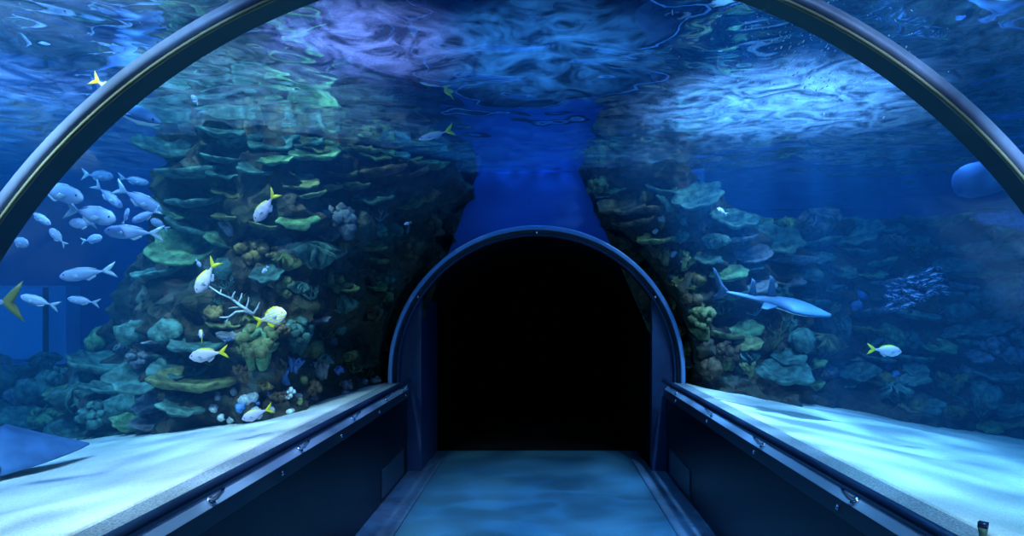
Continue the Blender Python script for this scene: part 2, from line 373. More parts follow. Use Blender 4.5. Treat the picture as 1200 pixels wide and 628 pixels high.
# water body
vm = bpy.data.materials.new('blue tank water'); vm.use_nodes = True; nt = vm.node_tree; n = nt.nodes; n.clear()
out = n.new('ShaderNodeOutputMaterial'); ab = n.new('ShaderNodeVolumeAbsorption'); sc_ = n.new('ShaderNodeVolumeScatter'); ad = n.new('ShaderNodeAddShader')
ab.inputs[0].default_value = (.05, .62, .93, 1); ab.inputs[1].default_value = .19
sc_.inputs[0].default_value = (.035, .38, .86, 1); sc_.inputs[1].default_value = .050; sc_.inputs['Anisotropy'].default_value = .1
nt.links.new(ab.outputs[0], ad.inputs[0]); nt.links.new(sc_.outputs[0], ad.inputs[1]); nt.links.new(ad.outputs[0], out.inputs['Volume'])
pts = [(1.56, -.3)]+arch_pts(1.56, SPR, 40)+[(-1.56, -.3), (XL+.01, -.3), (XL+.01, SURF-.035), (XR-.01, SURF-.035), (XR-.01, -.3)]
wb = MB().sweep(pts, -2.45, YE-.01)
wat = struct(wb.obj('water', vm, smooth=False))
b1 = MB().box(XL+.01, -1.91, YE-.01, YB-.01, -.3, SURF-.035); struct(b1.obj('water.001', vm, smooth=False))
b2 = MB().box(1.76, XR-.01, YE-.01, YB-.01, -.3, SURF-.035); struct(b2.obj('water.002', vm, smooth=False))

# ------------------------------------------------------------------ reef rock
def lerp(a, b, t): return a+(b-a)*t
def spline(keys, u):
    n = len(keys)-1; t = u*n; i = min(int(t), n-1); t -= i
    p0, p1, p2, p3 = keys[max(i-1, 0)], keys[i], keys[i+1], keys[min(i+2, n)]
    return [0.5*(2*b+(c-a)*t+(2*a-5*b+4*c-d)*t*t+(3*b-a-3*c+d)*t**3) for a, b, c, d in zip(p0, p1, p2, p3)]
def clear_tunnel(p, rmin=1.60):
    if p.y < 7.3:
        dx, dz = p.x, p.z-SPR
        if dz < 0:
            if abs(dx) < rmin: p.x = math.copysign(rmin, dx)
        else:
            r = math.hypot(dx, dz)
            if r < rmin: p.x *= rmin/r; p.z = SPR+dz*rmin/r
    return p
def reef(name, keys, label, seed, nu=230, nv=90):
    vf = []
    for i in range(nu+1):
        fx, fy, cx, cy, h = spline(keys, i/nu)
        a = spline(keys, min(1, i/nu+.01)); b = spline(keys, max(0, i/nu-.01))
        tx, ty = a[0]-b[0], a[1]-b[1]; L = math.hypot(tx, ty) or 1
        nx, ny = ty/L, -tx/L          # outward (towards the camera)
        for j in range(nv+1):
            v = j/nv; z0 = sand_z(fx, fy)-.25
            p = Vector((lerp(fx, cx, v), lerp(fy, cy, v), lerp(z0, h, v)))
            q = p*1.0+Vector((seed, 0, 0))
            d = .34*noise.noise(q*1.1)+.20*noise.noise(q*2.6)+.13*noise.noise(q*6)+.08*noise.noise(q*13)
            sh = noise.noise(Vector((q.x*.9, q.y*.9, q.z*4.2)))   # ledges
            d += .16*max(-.4, sh)
            p += Vector((nx, ny, 0))*d
            p.z += .10*noise.noise(q*3+Vector((9, 9, 9)))*math.sin(PI*min(1, v*1.2+.2))
            if v > .8: p += Vector((-nx, -ny, 0))*(v-.8)/.2*.25
            p = clear_tunnel(p)
            if -1.93 < p.x < 1.78: p.y = min(p.y, YE-.02)
            vf.append(p)
    faces = [(i*(nv+1)+j, (i+1)*(nv+1)+j, (i+1)*(nv+1)+j+1, i*(nv+1)+j+1) for i in range(nu) for j in range(nv)]
    # closed back so that it is a solid body
    nb = len(vf); back = []
    for i in range(nu+1):
        fx, fy, cx, cy, h = spline(keys, i/nu)
        zb = sand_z(fx, fy)-.25
        for z in [lerp(zb, h-.2, t/11) for t in range(12)]:
            q = Vector((lerp(fx, cx, .5), min(YB-.05, max(fy, cy)+.9), z))
            if -2.1 < q.x < 1.95: q.x = lerp(fx, cx, min(1, max(0, (z-.7)/2.6)))
            q = clear_tunnel(q)
            if -2.1 < q.x < 1.95: q.y = min(q.y, YE-.02)
            back.append(q)
    vf += back
    for i in range(nu):
        for t in range(11): faces.append((nb+12*i+t, nb+12*i+t+1, nb+12*i+13+t, nb+12*i+12+t))
        faces.append((i*(nv+1)+nv, (i+1)*(nv+1)+nv, nb+12*i+23, nb+12*i+11))
    o = link(name, vf, faces, M['rock']); tag(o, label, 'reef')
    return o
KL = [(-9.2, 7.6, -9.2, 8.6, .95), (-6.8, 7.6, -7.0, 8.9, .95), (-5.0, 6.8, -5.4, 8.0, 1.15), (-3.7, 5.9, -4.1, 6.9, 2.1), (-2.8, 5.35, -3.0, 5.6, 3.15),
      (-2.25, 5.4, -2.1, 5.2, 3.35), (-1.98, 5.9, -1.75, 5.6, 3.4), (-1.78, 6.5, -1.05, 6.4, 3.45), (-1.66, 6.95, -.70, 6.85, 3.45), (-1.5, 7.3, -.55, 7.25, 3.45)]
KR = [(1.5, 7.3, .36, 7.25, 3.4), (1.66, 6.95, .50, 6.85, 3.4), (1.85, 6.75, 1.2, 6.7, 3.45), (2.2, 6.8, 1.95, 6.95, 2.95), (3.0, 7.1, 3.0, 7.7, 2.75), (4.2, 7.0, 4.4, 8.2, 2.8), (5.6, 6.7, 6.0, 8.1, 2.8), (8.5, 6.0, 8.6, 7.4, 2.7)]
rockL = reef('reef_rock', KL, 'tall dark coral-covered rock face rising on the left of the tunnel', 0.0)
rockR = reef('reef_rock', KR, 'long dim blue coral-covered rock face on the right of the tunnel', 31.7)

dg = bpy.context.evaluated_depsgraph_get()
def bvh_of(objs):
    vs, fs = [], []
    for o in objs:
        b = len(vs); vs += [o.matrix_world @ v.co for v in o.data.vertices]; fs += [tuple(b+i for i in p.vertices) for p in o.data.polygons]
    return BVHTree.FromPolygons(vs, fs)
TREE = bvh_of([rockL, rockR])
ORG = Vector((CX, 0, CZ))
def hit(px, py):
    d = (P(px, py, 1)-ORG).normalized()
    loc, nrm, idx, dist = TREE.ray_cast(ORG, d)
    if loc is None: return None
    if nrm.dot(d) > 0: nrm = -nrm
    return loc, nrm

# ------------------------------------------------------------------ corals
def nseed(): return Vector((random.uniform(-50, 50), random.uniform(-50, 50), random.uniform(-50, 50)))
def blob_mesh(mb, c, r, seg=14, rings=9, amp=.25, fr=2.5, rot=None):
    s = nseed(); b = len(mb.v); mb.ellipsoid(c, r, seg, rings, rot)
    c = Vector(c); rm = sum(r)/3
    for i in range(b, len(mb.v)):
        q = mb.v[i]-c
        k = 1+amp*noise.noise(q/rm*fr*.5+s)+amp*.5*noise.noise(q/rm*fr+s)
        mb.v[i] = c+q*k
    return mb
def plate(mb, w, th=None, lobes=None, tilt=0, depth=.75):
    """lobed table coral: thick rim-rounded disc, dished top, on a short stalk; width w, local Z up"""
    s = nseed(); th = th or w*.10; k = 44; rings = 7
    lobes = lobes or random.choice([5, 6, 7, 9])
    def rad(a): return w*.5*(1+.16*noise.noise(Vector((math.cos(a)*1.3, math.sin(a)*1.3, 0))+s)*1.6+.07*math.sin(lobes*a+s.x)+.05*noise.noise(Vector((math.cos(a)*4, math.sin(a)*4, 2))+s))
    v, f = [], []
    prof = [(.12, .0), (.5, .02), (.85, .06), (.97, .30), (1.0, .62), (.96, .9), (.8, 1.0), (.45, .82), (.12, .7)]
    for (rr, zz) in prof:
        for j in range(k):
            a = 2*PI*j/k; r = rad(a)*rr
            dish = .10*w*rr*rr
            wob = .05*w*noise.noise(Vector((math.cos(a)*rr*2.2, math.sin(a)*rr*2.2, 5))+s)
            v.append(Vector((r*math.cos(a), r*math.sin(a)*depth, zz*th-th*.5+dish+wob)))
    n = len(prof)
    for i in range(n-1):
        for j in range(k): f.append((i*k+j, i*k+(j+1) % k, (i+1)*k+(j+1) % k, (i+1)*k+j))
    f.append(tuple((n-1)*k+j for j in range(k))); f.append(tuple(range(k)))
    mb.add(v, f)
    return mb
def lump(mb, w):
    for i in range(random.randint(2, 4)):
        a = random.uniform(0, 2*PI); d = w*random.uniform(.05, .25)
        blob_mesh(mb, (d*math.cos(a), d*math.sin(a), w*random.uniform(-.05, .12)), [w*random.uniform(.25, .36) for _ in range(3)], amp=.35, fr=4)
    return mb
def cauli(mb, w, n=18):
    blob_mesh(mb, (0, 0, 0), (w*.26, w*.26, w*.24), amp=.3)
    for i in range(n):
        z = random.uniform(-.3, 1); a = random.uniform(0, 2*PI); r = math.sqrt(max(0, 1-z*z))
        d = Vector((r*math.cos(a), r*math.sin(a), z))*w*.36*random.uniform(.8, 1.1)
        k = w*random.uniform(.09, .15)
        blob_mesh(mb, d, (k*1.1, k*1.1, k), 10, 7, .4, 4)
    return mb
def branch(mb, w, n=7, thick=.032, flat=False):
    def grow(p, d, L, r, lev):
        steps = 4; pts = [p]; q = p.copy(); dd = d.copy()
        for i in range(steps):
            dd = (dd+Vector((random.uniform(-.25, .25), random.uniform(-.25, .25), random.uniform(-.05, .2)))).normalized()
            q = q+dd*L/steps; pts.append(q.copy())
        mb.tube(pts, [r*(1-.6*i/steps) for i in range(steps+1)], 7)
        if lev:
            for i in range(random.randint(3, 4)):
                t = random.randint(1, 3)
                nd = (dd+Vector((random.uniform(-1, 1), random.uniform(-1, 1), random.uniform(-.1, .8)))*.8).normalized()
                grow(pts[t], nd, L*random.uniform(.45, .65), r*.62, lev-1)
    for i in range(n):
        a = 2*PI*i/n+random.uniform(-.3, .3); d = Vector((math.cos(a)*.8, math.sin(a)*.8, random.uniform(.3, 1))).normalized()
        grow(Vector((0, 0, -w*.12)), d, w*random.uniform(.4, .6), w*thick, 1 if n > 4 else 2)
    return mb
def palm(mb, w):
    """elkhorn: flattened blades that fork upward"""
    for i in range(random.randint(3, 5)):
        a = random.uniform(-1, 1); x = random.uniform(-.3, .3)*w
        pts = [Vector((x*.4, random.uniform(-.1, .1)*w, -.2*w))]
        for t in range(4):
            pts.append(pts[-1]+Vector((a*.09*w, random.uniform(-.04, .04)*w, .17*w)))
        b = len(mb.v); mb.tube(pts, [w*.055, w*.08, w*.10, w*.085, w*.04], 10)
        c0 = pts[2]
        for q in range(b, len(mb.v)):
            mb.v[q].y = c0.y+(mb.v[q].y-c0.y)*.55
            mb.v[q] += Vector((noise.noise(mb.v[q]/w*6), noise.noise(mb.v[q]/w*6+Vector((5, 5, 5))), 0))*w*.03
        for t in range(2):
            p0 = pts[2+t]; sg = random.choice((-1, 1))
            mb.tube([p0, p0+Vector((sg*.1*w, 0, .08*w)), p0+Vector((sg*.15*w, 0, .2*w))], [w*.06, w*.06, w*.035], 8)
    return mb
def fan(mb, w):
    """lettuce coral: upright wavy leaves fanning from a base"""
    for i in range(6):
        a = PI*i/6+random.uniform(-.2, .2); L = w*random.uniform(.35, .55); k = 9; s = nseed(); v = []; f = []
        ax = Vector((math.cos(a), math.sin(a)*.7, 0)); up = Vector((random.uniform(-.35, .35), -.3, 1)).normalized(); nr = ax.cross(up).normalized()
        for t in (-1, 1):
            for u in range(k):
                for h in range(5):
                    uu = u/(k-1)*2-1; hh = h/4
                    spread = .35+.65*hh
                    p = ax*uu*L*spread+up*(hh*L*(1.15-.45*uu*uu)-.1*w)+nr*(noise.noise(Vector((uu*2, hh*2, 0))+s)*.16*w+t*w*.018)
                    v.append(p)
        n1 = k*5
        for u in range(k-1):
            for h in range(4):
                q = [u*5+h, (u+1)*5+h, (u+1)*5+h+1, u*5+h+1]
                f.append(tuple(q)); f.append(tuple(x+n1 for x in reversed(q)))
        bd = [u*5+4 for u in range(k)]
        for x, y in zip(bd, bd[1:]): f.append((x, y, y+n1, x+n1))
        for h in range(4):
            f.append((h, h+1, h+1+n1, h+n1)); e = (k-1)*5; f.append((e+h, e+h+1, e+h+1+n1, e+h+n1))
        mb.add(v, f)
    return mb
def antler(mb, w):
    k = w/45.0
    def T(pts, r0, r1):
        q = [Vector((x*k, random.uniform(-3, 3)*k, -z*k)) for x, z in pts]
        mb.tube(q, [lerp(r0, r1, i/(len(q)-1))*k for i in range(len(q))], 8)
    T([(2, 4), (-6, -2), (-14, -8), (-21, -14), (-32, -19), (-43, -27)], 2.0, .7)
    T([(-20, -13), (-19, -18), (-17, -22)], 1.3, .6); T([(-14, -8), (-11, -15), (-10, -20)], 1.3, .6); T([(-6, -2), (-4, -9), (-3, -15)], 1.4, .6)
    T([(-32, -19), (-31, -24)], 1.0, .5); T([(-10, -5), (-18, -4), (-24, -3)], 1.2, .5)
    T([(2, 3), (-8, 0), (-16, 1), (-24, 7), (-27, 16)], 1.7, .7); T([(-24, 7), (-33, 7)], 1.0, .5); T([(2, 3), (6, -4), (8, -10)], 1.4, .6)
    return mb
KIND = {'antler': (antler, 'staghorn_coral', 'antler-like staghorn coral'), 'plate': (plate, 'plate_coral', 'plate coral'), 'lump': (lump, 'lump_coral', 'rounded coral'), 'cauli': (cauli, 'cauliflower_coral', 'knobbly coral'),
        'branch': (branch, 'branching_coral', 'branching coral'), 'palm': (palm, 'elkhorn_coral', 'elkhorn coral'), 'fan': (fan, 'lettuce_coral', 'leafy lettuce coral')}
corals = []
def place(kind, px, py, wpx, colour, label=None, yaw=None, tiltx=None, out=.25, sq=None):
    h = hit(px, py)
    if not h: return None
    loc, nrm = h
    if loc.y > 9.3: return None
    w = wpx*loc.y/F
    mb = MB(); KIND[kind][0](mb, w)
    to = (ORG-loc); to.z = 0; to.normalize()
    if kind == 'plate':
        rx = tiltx if tiltx is not None else random.uniform(.0, .9)
        rot = Euler((rx, random.uniform(-.25, .25), 0)).to_matrix()
        base = math.atan2(to.x, -to.y)
        rot = Matrix.Rotation(base, 3, 'Z') @ rot @ Matrix.Rotation(random.uniform(-.2, .2), 3, 'Z')
        loc = loc+to*w*.16
    else:
        up = (Vector((0, 0, 1))*.75+nrm*.6).normalized()
        rot = up.to_track_quat('Z', 'Y').to_matrix() @ Matrix.Rotation(yaw if yaw is not None else random.uniform(0, 6.28), 3, 'Z')
        if kind == 'antler':
            rot = Matrix.Rotation(math.atan2(to.x, -to.y), 3, 'Z'); loc = loc+to*.1
        elif kind in ('palm', 'fan', 'branch'):
            base = math.atan2(to.x, -to.y)
            rot = Matrix.Rotation(base, 3, 'Z') @ Euler((.35, random.uniform(-.35, .35), 0)).to_matrix()
        loc = loc+nrm*w*.10
    # stay clear of the acrylic
    r = math.hypot(loc.x, max(0, loc.z-SPR)); need = 1.6+w*.4
    if loc.y < 7.0 and r < need:
        loc.x *= need/r
        if loc.z > SPR: loc.z = SPR+(loc.z-SPR)*need/r
    if loc.z+w*.25 > SURF: loc.z = SURF-w*.25-.02
    mb.v = [rot @ x for x in mb.v]
    for q in mb.v:
        q.z = min(q.z, SURF-.045-loc.z)
    o = mb.obj(KIND[kind][1], CC[colour]); o.location = loc
    corals.append([o, kind, colour, wpx, pix(loc), label])
    return o
# hero corals seen clearly in the photograph
H = [('plate', 322, 155, 62, 'teal'), ('plate', 285, 172, 58, 'teal'), ('plate', 366, 186, 60, 'green'), ('plate', 300, 203, 46, 'teal'), ('plate', 262, 190, 46, 'teal'),
     ('plate', 352, 218, 44, 'olive'), ('plate', 383, 224, 40, 'olive'), ('plate', 412, 222, 46, 'olive'), ('plate', 262, 206, 36, 'teal'), ('plate', 452, 205, 52, 'brown'),
     ('plate', 232, 268, 78, 'teal'), ('plate', 216, 296, 76, 'green'), ('plate', 308, 266, 44, 'olive'), ('plate', 206, 130, 60, 'teal'), ('plate', 190, 165, 70, 'teal'),
     ('plate', 222, 208, 70, 'teal'), ('plate', 232, 240, 60, 'teal'), ('plate', 430, 290, 46, 'olive'), ('plate', 436, 308, 40, 'olive'), ('plate', 480, 205, 50, 'brown'),
     ('fan', 366, 312, 58, 'teal'), ('cauli', 385, 330, 34, 'olive'), ('cauli', 325, 335, 40, 'olive'), ('cauli', 300, 300, 46, 'ochre'), ('cauli', 392, 258, 50, 'grey'),
     ('palm', 345, 398, 62, 'teal'), ('palm', 312, 420, 70, 'green'), ('cauli', 300, 412, 58, 'olive'), ('lump', 362, 410, 34, 'olive'), ('palm', 330, 448, 40, 'blue'),
     ('palm', 345, 432, 26, 'blue'), ('palm', 378, 436, 34, 'grey'), ('lump', 390, 398, 22, 'grey'), ('antler', 299, 364, 46, 'pale'), ('lump', 398, 386, 22, 'teal'),
     ('plate', 232, 405, 70, 'teal'), ('plate', 225, 450, 90, 'olive'), ('plate', 212, 432, 66, 'teal'), ('plate', 118, 430, 80, 'teal'), ('plate', 160, 445, 66, 'teal'),
     ('lump', 118, 400, 34, 'green'), ('plate', 100, 505, 60, 'teal'), ('fan', 90, 475, 60, 'teal'), ('lump', 288, 470, 18, 'pale'), ('lump', 296, 467, 16, 'pale'),
     ('lump', 250, 480, 13, 'pale'), ('lump', 272, 492, 12, 'pale'), ('lump', 256, 488, 12, 'pale'), ('lump', 340, 482, 12, 'pale'), ('lump', 348, 464, 12, 'pale'),
     ('fan', 445, 425, 30, 'olive'), ('lump', 450, 385, 22, 'olive'), ('lump', 452, 350, 24, 'olive'), ('cauli', 505, 262, 34, 'brown'), ('cauli', 480, 290, 36, 'brown'),
     # right side
     ('plate', 778, 226, 42, 'teal'), ('plate', 820, 235, 60, 'teal'), ('plate', 862, 236, 58, 'teal'), ('plate', 775, 282, 56, 'olive'), ('plate', 730, 245, 60, 'brown'),
     ('plate', 745, 262, 56, 'brown'), ('plate', 758, 250, 50, 'brown'), ('plate', 860, 262, 60, 'teal'), ('plate', 910, 285, 60, 'teal'), ('fan', 838, 288, 34, 'teal'),
     ('plate', 1040, 248, 70, 'teal'), ('plate', 1130, 245, 66, 'teal'), ('plate', 1138, 294, 60, 'teal'), ('plate', 1080, 262, 50, 'teal'), ('plate', 1000, 298, 50, 'teal'),
     ('plate', 1180, 265, 60, 'blue'), ('plate', 1120, 315, 50, 'teal'), ('fan', 1115, 372, 50, 'teal'), ('plate', 1165, 440, 50, 'teal'), ('branch', 1150, 480, 60, 'teal'),
     ('palm', 800, 310, 34, 'olive'), ('lump', 815, 330, 26, 'ochre'), ('cauli', 812, 370, 36, 'olive'), ('palm', 822, 400, 34, 'olive'), ('cauli', 850, 410, 34, 'brown'),
     ('plate', 850, 395, 46, 'olive'), ('fan', 875, 425, 40, 'teal'), ('plate', 920, 440, 70, 'teal'), ('lump', 970, 440, 30, 'grey'), ('branch', 905, 405, 46, 'olive'),
     ('fan', 960, 410, 50, 'olive'), ('palm', 985, 395, 44, 'teal'), ('lump', 1000, 360, 24, 'blue'), ('lump', 1005, 345, 18, 'blue'), ('plate', 1040, 450, 50, 'olive'),
     ('fan', 1055, 470, 50, 'teal'), ('lump', 775, 255, 10, 'pale'), ('lump', 790, 298, 10, 'pale'), ('lump', 798, 306, 9, 'pale'), ('lump', 768, 272, 9, 'pale'),
     ('lump', 1050, 440, 12, 'blue'), ('lump', 1042, 432, 12, 'blue'), ('lump', 1058, 445, 10, 'blue')]
for a in H: place(*a)
# the rest of the colonies, spaced over the rock faces
def scatter(poly, n, kinds, cols, w0, w1, mind):
    tries = 0; got = 0
    xs = [p[0] for p in poly]; ys = [p[1] for p in poly]
    while got < n and tries < n*40:
        tries += 1
        px, py = random.uniform(min(xs), max(xs)), random.uniform(min(ys), max(ys))
        ins = False
        for i in range(len(poly)):
            (xa, ya), (xb, yb) = poly[i], poly[i-1]
            if (ya > py) != (yb > py) and px < (xb-xa)*(py-ya)/(yb-ya)+xa: ins = not ins
        if not ins: continue
        w = random.uniform(w0, w1)
        if any(math.hypot(px-c[4][0], (py-c[4][1])*1.7) < mind*(w+c[3])*.5 for c in corals): continue
        if place(random.choice(kinds), px, py, w, random.choice(cols)): got += 1
scatter([(0, 400), (210, 380), (250, 470), (120, 525), (0, 520)], 34, ['plate']*4+['fan', 'lump', 'cauli'], ['teal', 'teal', 'green', 'grey'], 26, 62, .62)
scatter([(130, 130), (400, 110), (520, 190), (500, 260), (400, 250), (180, 330), (130, 220)], 26, ['plate'], ['teal', 'olive', 'green'], 34, 62, .62)
scatter([(250, 270), (450, 240), (530, 220), (500, 280), (450, 340), (440, 440), (330, 470), (230, 470)], 46, ['cauli', 'lump', 'palm', 'fan', 'branch', 'plate'], ['olive', 'brown', 'teal', 'ochre', 'grey'], 20, 40, .62)
scatter([(240, 455), (440, 425), (440, 455), (250, 500)], 16, ['lump', 'cauli', 'lump'], ['grey', 'pale', 'olive', 'blue'], 9, 20, .7)
scatter([(690, 215), (800, 230), (830, 440), (806, 440), (780, 310), (730, 260)], 22, ['plate', 'cauli', 'lump', 'palm'], ['olive', 'brown', 'ochre', 'teal'], 18, 38, .62)
scatter([(830, 240), (1199, 240), (1199, 340), (830, 340)], 34, ['plate']*5+['fan'], ['teal', 'teal', 'grey', 'green'], 30, 66, .6)
scatter([(830, 340), (1199, 340), (1199, 510), (1000, 470), (840, 445)], 60, ['plate']*3+['fan', 'lump', 'cauli', 'palm', 'branch'], ['teal', 'olive', 'teal', 'grey', 'green'], 22, 54, .62)

# ------------------------------------------------------------------ fish
def fish_body(mb, L, Hh, W, prof, n=26, k=16, bend=0.0):
    """prof: list of (t, half height factor, centre offset); nose at +X"""
    v, f = [], []
    for i in range(n+1):
        t = i/n
        for a, b in zip(prof, prof[1:]):
            if a[0] <= t <= b[0]:
                u = (t-a[0])/(b[0]-a[0]); u = u*u*(3-2*u); hh = lerp(a[1], b[1], u); zc = lerp(a[2], b[2], u); break
        x = L*(.5-t); y0 = bend*L*(t-.4)**2*(1 if t > .4 else 0)
        for j in range(k):
            a = 2*PI*j/k
            v.append(Vector((x, y0+math.cos(a)*W*.5*hh*(1 if t < .7 else 1-.4*(t-.7)/.3), math.sin(a)*Hh*.5*hh+zc*Hh)))
    for i in range(n):
        for j in range(k): f.append((i*k+j, i*k+(j+1) % k, (i+1)*k+(j+1) % k, (i+1)*k+j))
    f += [tuple(range(k)), tuple(n*k+j for j in range(k))]
    return mb.add(v, f)
def fin(pts, th, plane='xz', off=0.0):
    """a fin: outline with thickness, thinner at its edge"""
    c = Vector((sum(p[0] for p in pts)/len(pts), 0, sum(p[1] for p in pts)/len(pts))); k = len(pts); v = []; f = []
    for s in (-1, 1):
        for p in pts: v.append(Vector((p[0], s*th*.25, p[1])))
    for s in (-1, 1):
        for p in pts: v.append(Vector((lerp(p[0], c.x, .35), s*th*.5, lerp(p[1], c.z, .35))))
    for i in range(k):
        j = (i+1) % k
        f += [(i, j, k+j, k+i), (i, j, 2*k+j, 2*k+i), (k+i, k+j, 3*k+j, 3*k+i)]
    f += [tuple(range(2*k, 3*k)), tuple(range(3*k, 4*k))]
    m = MB(); m.add(v, f)
    for q in m.v: q.y += off
    return m
PROF = [(0, .06, -.02), (.06, .40, -.01), (.16, .74, 0), (.34, 1.0, 0), (.55, .88, .01), (.75, .50, .03), (.9, .20, .03), (1, .15, .03)]
PROF_S = [(0, .08, -.02), (.06, .50, -.01), (.16, .82, 0), (.36, 1.0, 0), (.58, .85, .0), (.8, .42, .02), (.93, .16, .02), (1, .12, .02)]
def make_fish(name, label, cat, L, hr=.36, wr=.17, body='yellowtail', finm='yellow', prof=PROF, group=None, detail=True, bend=0.0, fork=.34):
    root = empty(name, (0, 0, 0), label, cat, group)
    Lb = L*.80; H_ = L*hr; W_ = L*wr
    fish_body(MB(), Lb, H_, W_, prof, bend=bend).obj('body', M[body], root)
    xt = -Lb*.5; yb = bend*Lb*.36; zt = .03*H_
    tf = fin([(xt+.03*L, zt+.025*L), (xt-.08*L, zt+fork*.30*L), (xt-.23*L, zt+fork*.55*L), (xt-.15*L, zt+fork*.15*L), (xt-.10*L, zt), (xt-.15*L, zt-fork*.15*L), (xt-.23*L, zt-fork*.55*L), (xt-.08*L, zt-fork*.30*L), (xt+.03*L, zt-.025*L)], L*.02)
    for q in tf.v: q.y += yb+bend*1.6*max(0, (xt-q.x))
    tf.obj('tail_fin', M[finm], root)
    if detail:
        fin([(L*.16, H_*.46), (L*.06, H_*.54), (-L*.12, H_*.47), (-L*.27, H_*.30), (-L*.24, H_*.24), (0, H_*.40)], L*.014, off=bend*L*.01).obj('dorsal_fin', M[finm], root)
        fin([(-L*.02, -H_*.42), (-L*.10, -H_*.58), (-L*.24, -H_*.32), (-L*.24, -H_*.18)], L*.014, off=bend*L*.02).obj('anal_fin', M[finm if finm == 'yellow' and body == 'pork' else 'silver'], root)
        for s in (-1, 1):
            pf = fin([(L*.17, -.02*L), (L*.08, 0), (L*.03, -.06*L), (L*.10, -.075*L)], L*.012)
            for q in pf.v: q.y = s*(W_*.46+(L*.17-q.x)*.35)+q.y
            pf.obj('pectoral_fin', M['silver'], root)
            MB().ellipsoid((Lb*.385, s*W_*.31, H_*.07), (L*.017, L*.010, L*.017), 10, 6).obj('eye', M['eye'], root)
    return root
def pose(o, px, py, Y, ang, facing=1, toward=0.0, roll=0.0):
    """ang: nose direction in the picture plane in degrees (0 right, 90 up); toward: swing the nose toward the camera"""
    a = math.radians(ang)
    nose = Vector((math.cos(a)*math.cos(toward), -math.sin(toward), math.sin(a)*math.cos(toward))).normalized()
    up = Vector((0, 0, 1)) if abs(nose.z) < .95 else Vector((1, 0, 0))
    side = up.cross(nose).normalized(); up2 = nose.cross(side).normalized()
    m = Matrix((nose, side, up2)).transposed() @ Matrix.Rotation(roll, 3, 'X')
    o.rotation_euler = m.to_euler(); o.location = P(px, py, Y)
    return o
def px2m(l, Y): return l*Y/F
YT = [  # px, py, length px, depth, angle, toward, label
 (309, 246, 40, 4.0, 233, .1, 'silver fish with yellow tail diving nose-down beside the upper plate corals'),
 (240, 328, 42, 3.9, 238, .1, 'silver fish with yellow tail diving nose-down left of the dark reef edge'),
 (236, 392, 27, 3.9, 150, -.9, 'small stubby yellow-tailed fish turning away just above the level yellowtail'),
 (240, 416, 42, 3.7, 188, .1, 'silver fish with yellow tail swimming level between two long plate corals'),
 (298, 486, 34, 4.1, 200, .2, 'silver fish with raised yellow tail hovering low over the left sand'),
 (507, 159, 40, 5.0, 197, .1, 'slim yellow-tailed fish crossing the rippled surface above the left reef'),
 (1041, 411, 35, 4.6, -4, .1, 'lone silver fish with yellow tail in the dim water right of the guitarfish'),
]
for i, (px, py, l, Y, an, tw, lb) in enumerate(YT):
    L = px2m(l, Y)*1.06
    slim = i == 5
    f_ = make_fish('yellowtail_fish', lb, 'fish', L, .20 if slim else .36, .12 if slim else .18, 'yellowtail', 'yellow', group='yellow-tailed silver fish', bend=.25 if i in (0, 1) else .1)
    pose(f_, px, py, Y, an, toward=tw)
f_ = make_fish('grunt_fish', 'deep-bodied pale fish with yellow stripes and yellow fins before the elkhorn coral', 'fish', px2m(42, 3.8)*1.05, .50, .20, 'pork', 'yellow')
pose(f_, 321, 371, 3.8, 17, toward=.25)
f_ = make_fish('yellowtail_fish', 'yellow-tailed fish beside the near rib, high on the left, diving away behind it', 'fish', px2m(48, 3.2), .36, .17, 'yellowtail', 'yellow', group='yellow-tailed silver fish')
pose(f_, 130, 106, 3.2, -32, toward=.1)
f_ = make_fish('yellowtail_fish', 'big dim fish at the left picture edge showing only its forked tail', 'fish', px2m(92, 3.0), .36, .17, 'silverfish', 'dullfin', group='yellow-tailed silver fish', fork=.48)
pose(f_, -34, 356, 3.0, 182, toward=.1)
SV = [  # silver shoal
 (72, 226, 78, 4.6, -14, 'largest silver fish of the shoal, its head hidden by the near rib'),
 (112, 252, 76, 4.6, -12, 'big bright silver fish mid-shoal with forked tail trailing left'),
 (150, 272, 60, 4.7, 178, 'plump silver fish swimming level just below the middle of the shoal'),
 (168, 254, 36, 4.8, 200, 'broad silver fish at the right end of the shoal'),
 (168, 236, 60, 4.9, -27, 'slender silver fish slanting down at the top right of the shoal'),
 (130, 232, 40, 5.0, -40, 'thin knife-like fish slanting above the big bright silver fish'),
 (66, 276, 26, 4.5, 132, 'small tilted silver fish turned nose-up below the shoal'),
 (94, 262, 30, 4.7, 175, 'small dark-backed silver fish under the tail of the big bright one'),
 (48, 256, 34, 4.6, -30, 'silver fish angled down beside the rib, second below the largest'),
 (24, 284, 30, 4.5, -10, 'silver fish half hidden behind the rib at the foot of the shoal'),
 (148, 252, 22, 4.8, 60, 'little silver fish squeezed between the shoal\'s two plumpest fish'),
 (42, 352, 40, 4.4, 162, 'dark-sided silver fish crossing in front of the lit window'),
 (94, 352, 34, 4.6, 170, 'dark-sided silver fish just right of the lit window'),
 (96, 321, 56, 4.6, 189, 'silver fish swimming level above the lit window corner'),
 (185, 262, 24, 4.9, 150, 'small pale silver fish at the shoal edge beside the teal plate corals'),
 (160, 212, 34, 5.4, -10, 'faint silver fish high above the right end of the shoal'),
 (118, 206, 44, 5.4, -6, 'faint silver fish just under the rippled surface above the shoal'),
 (110, 280, 26, 5.0, 10, 'dim silver fish under the plump level one'),
]
for px, py, l, Y, an, lb in SV:
    f_ = make_fish('silver_fish', lb, 'fish', px2m(l, Y)*1.05, .26 if l > 30 else .38, .14, 'silverfish', 'silver', PROF_S, 'silver shoal by the near rib', fork=.30)
    pose(f_, px, py, Y, an, toward=random.uniform(-.1, .3))
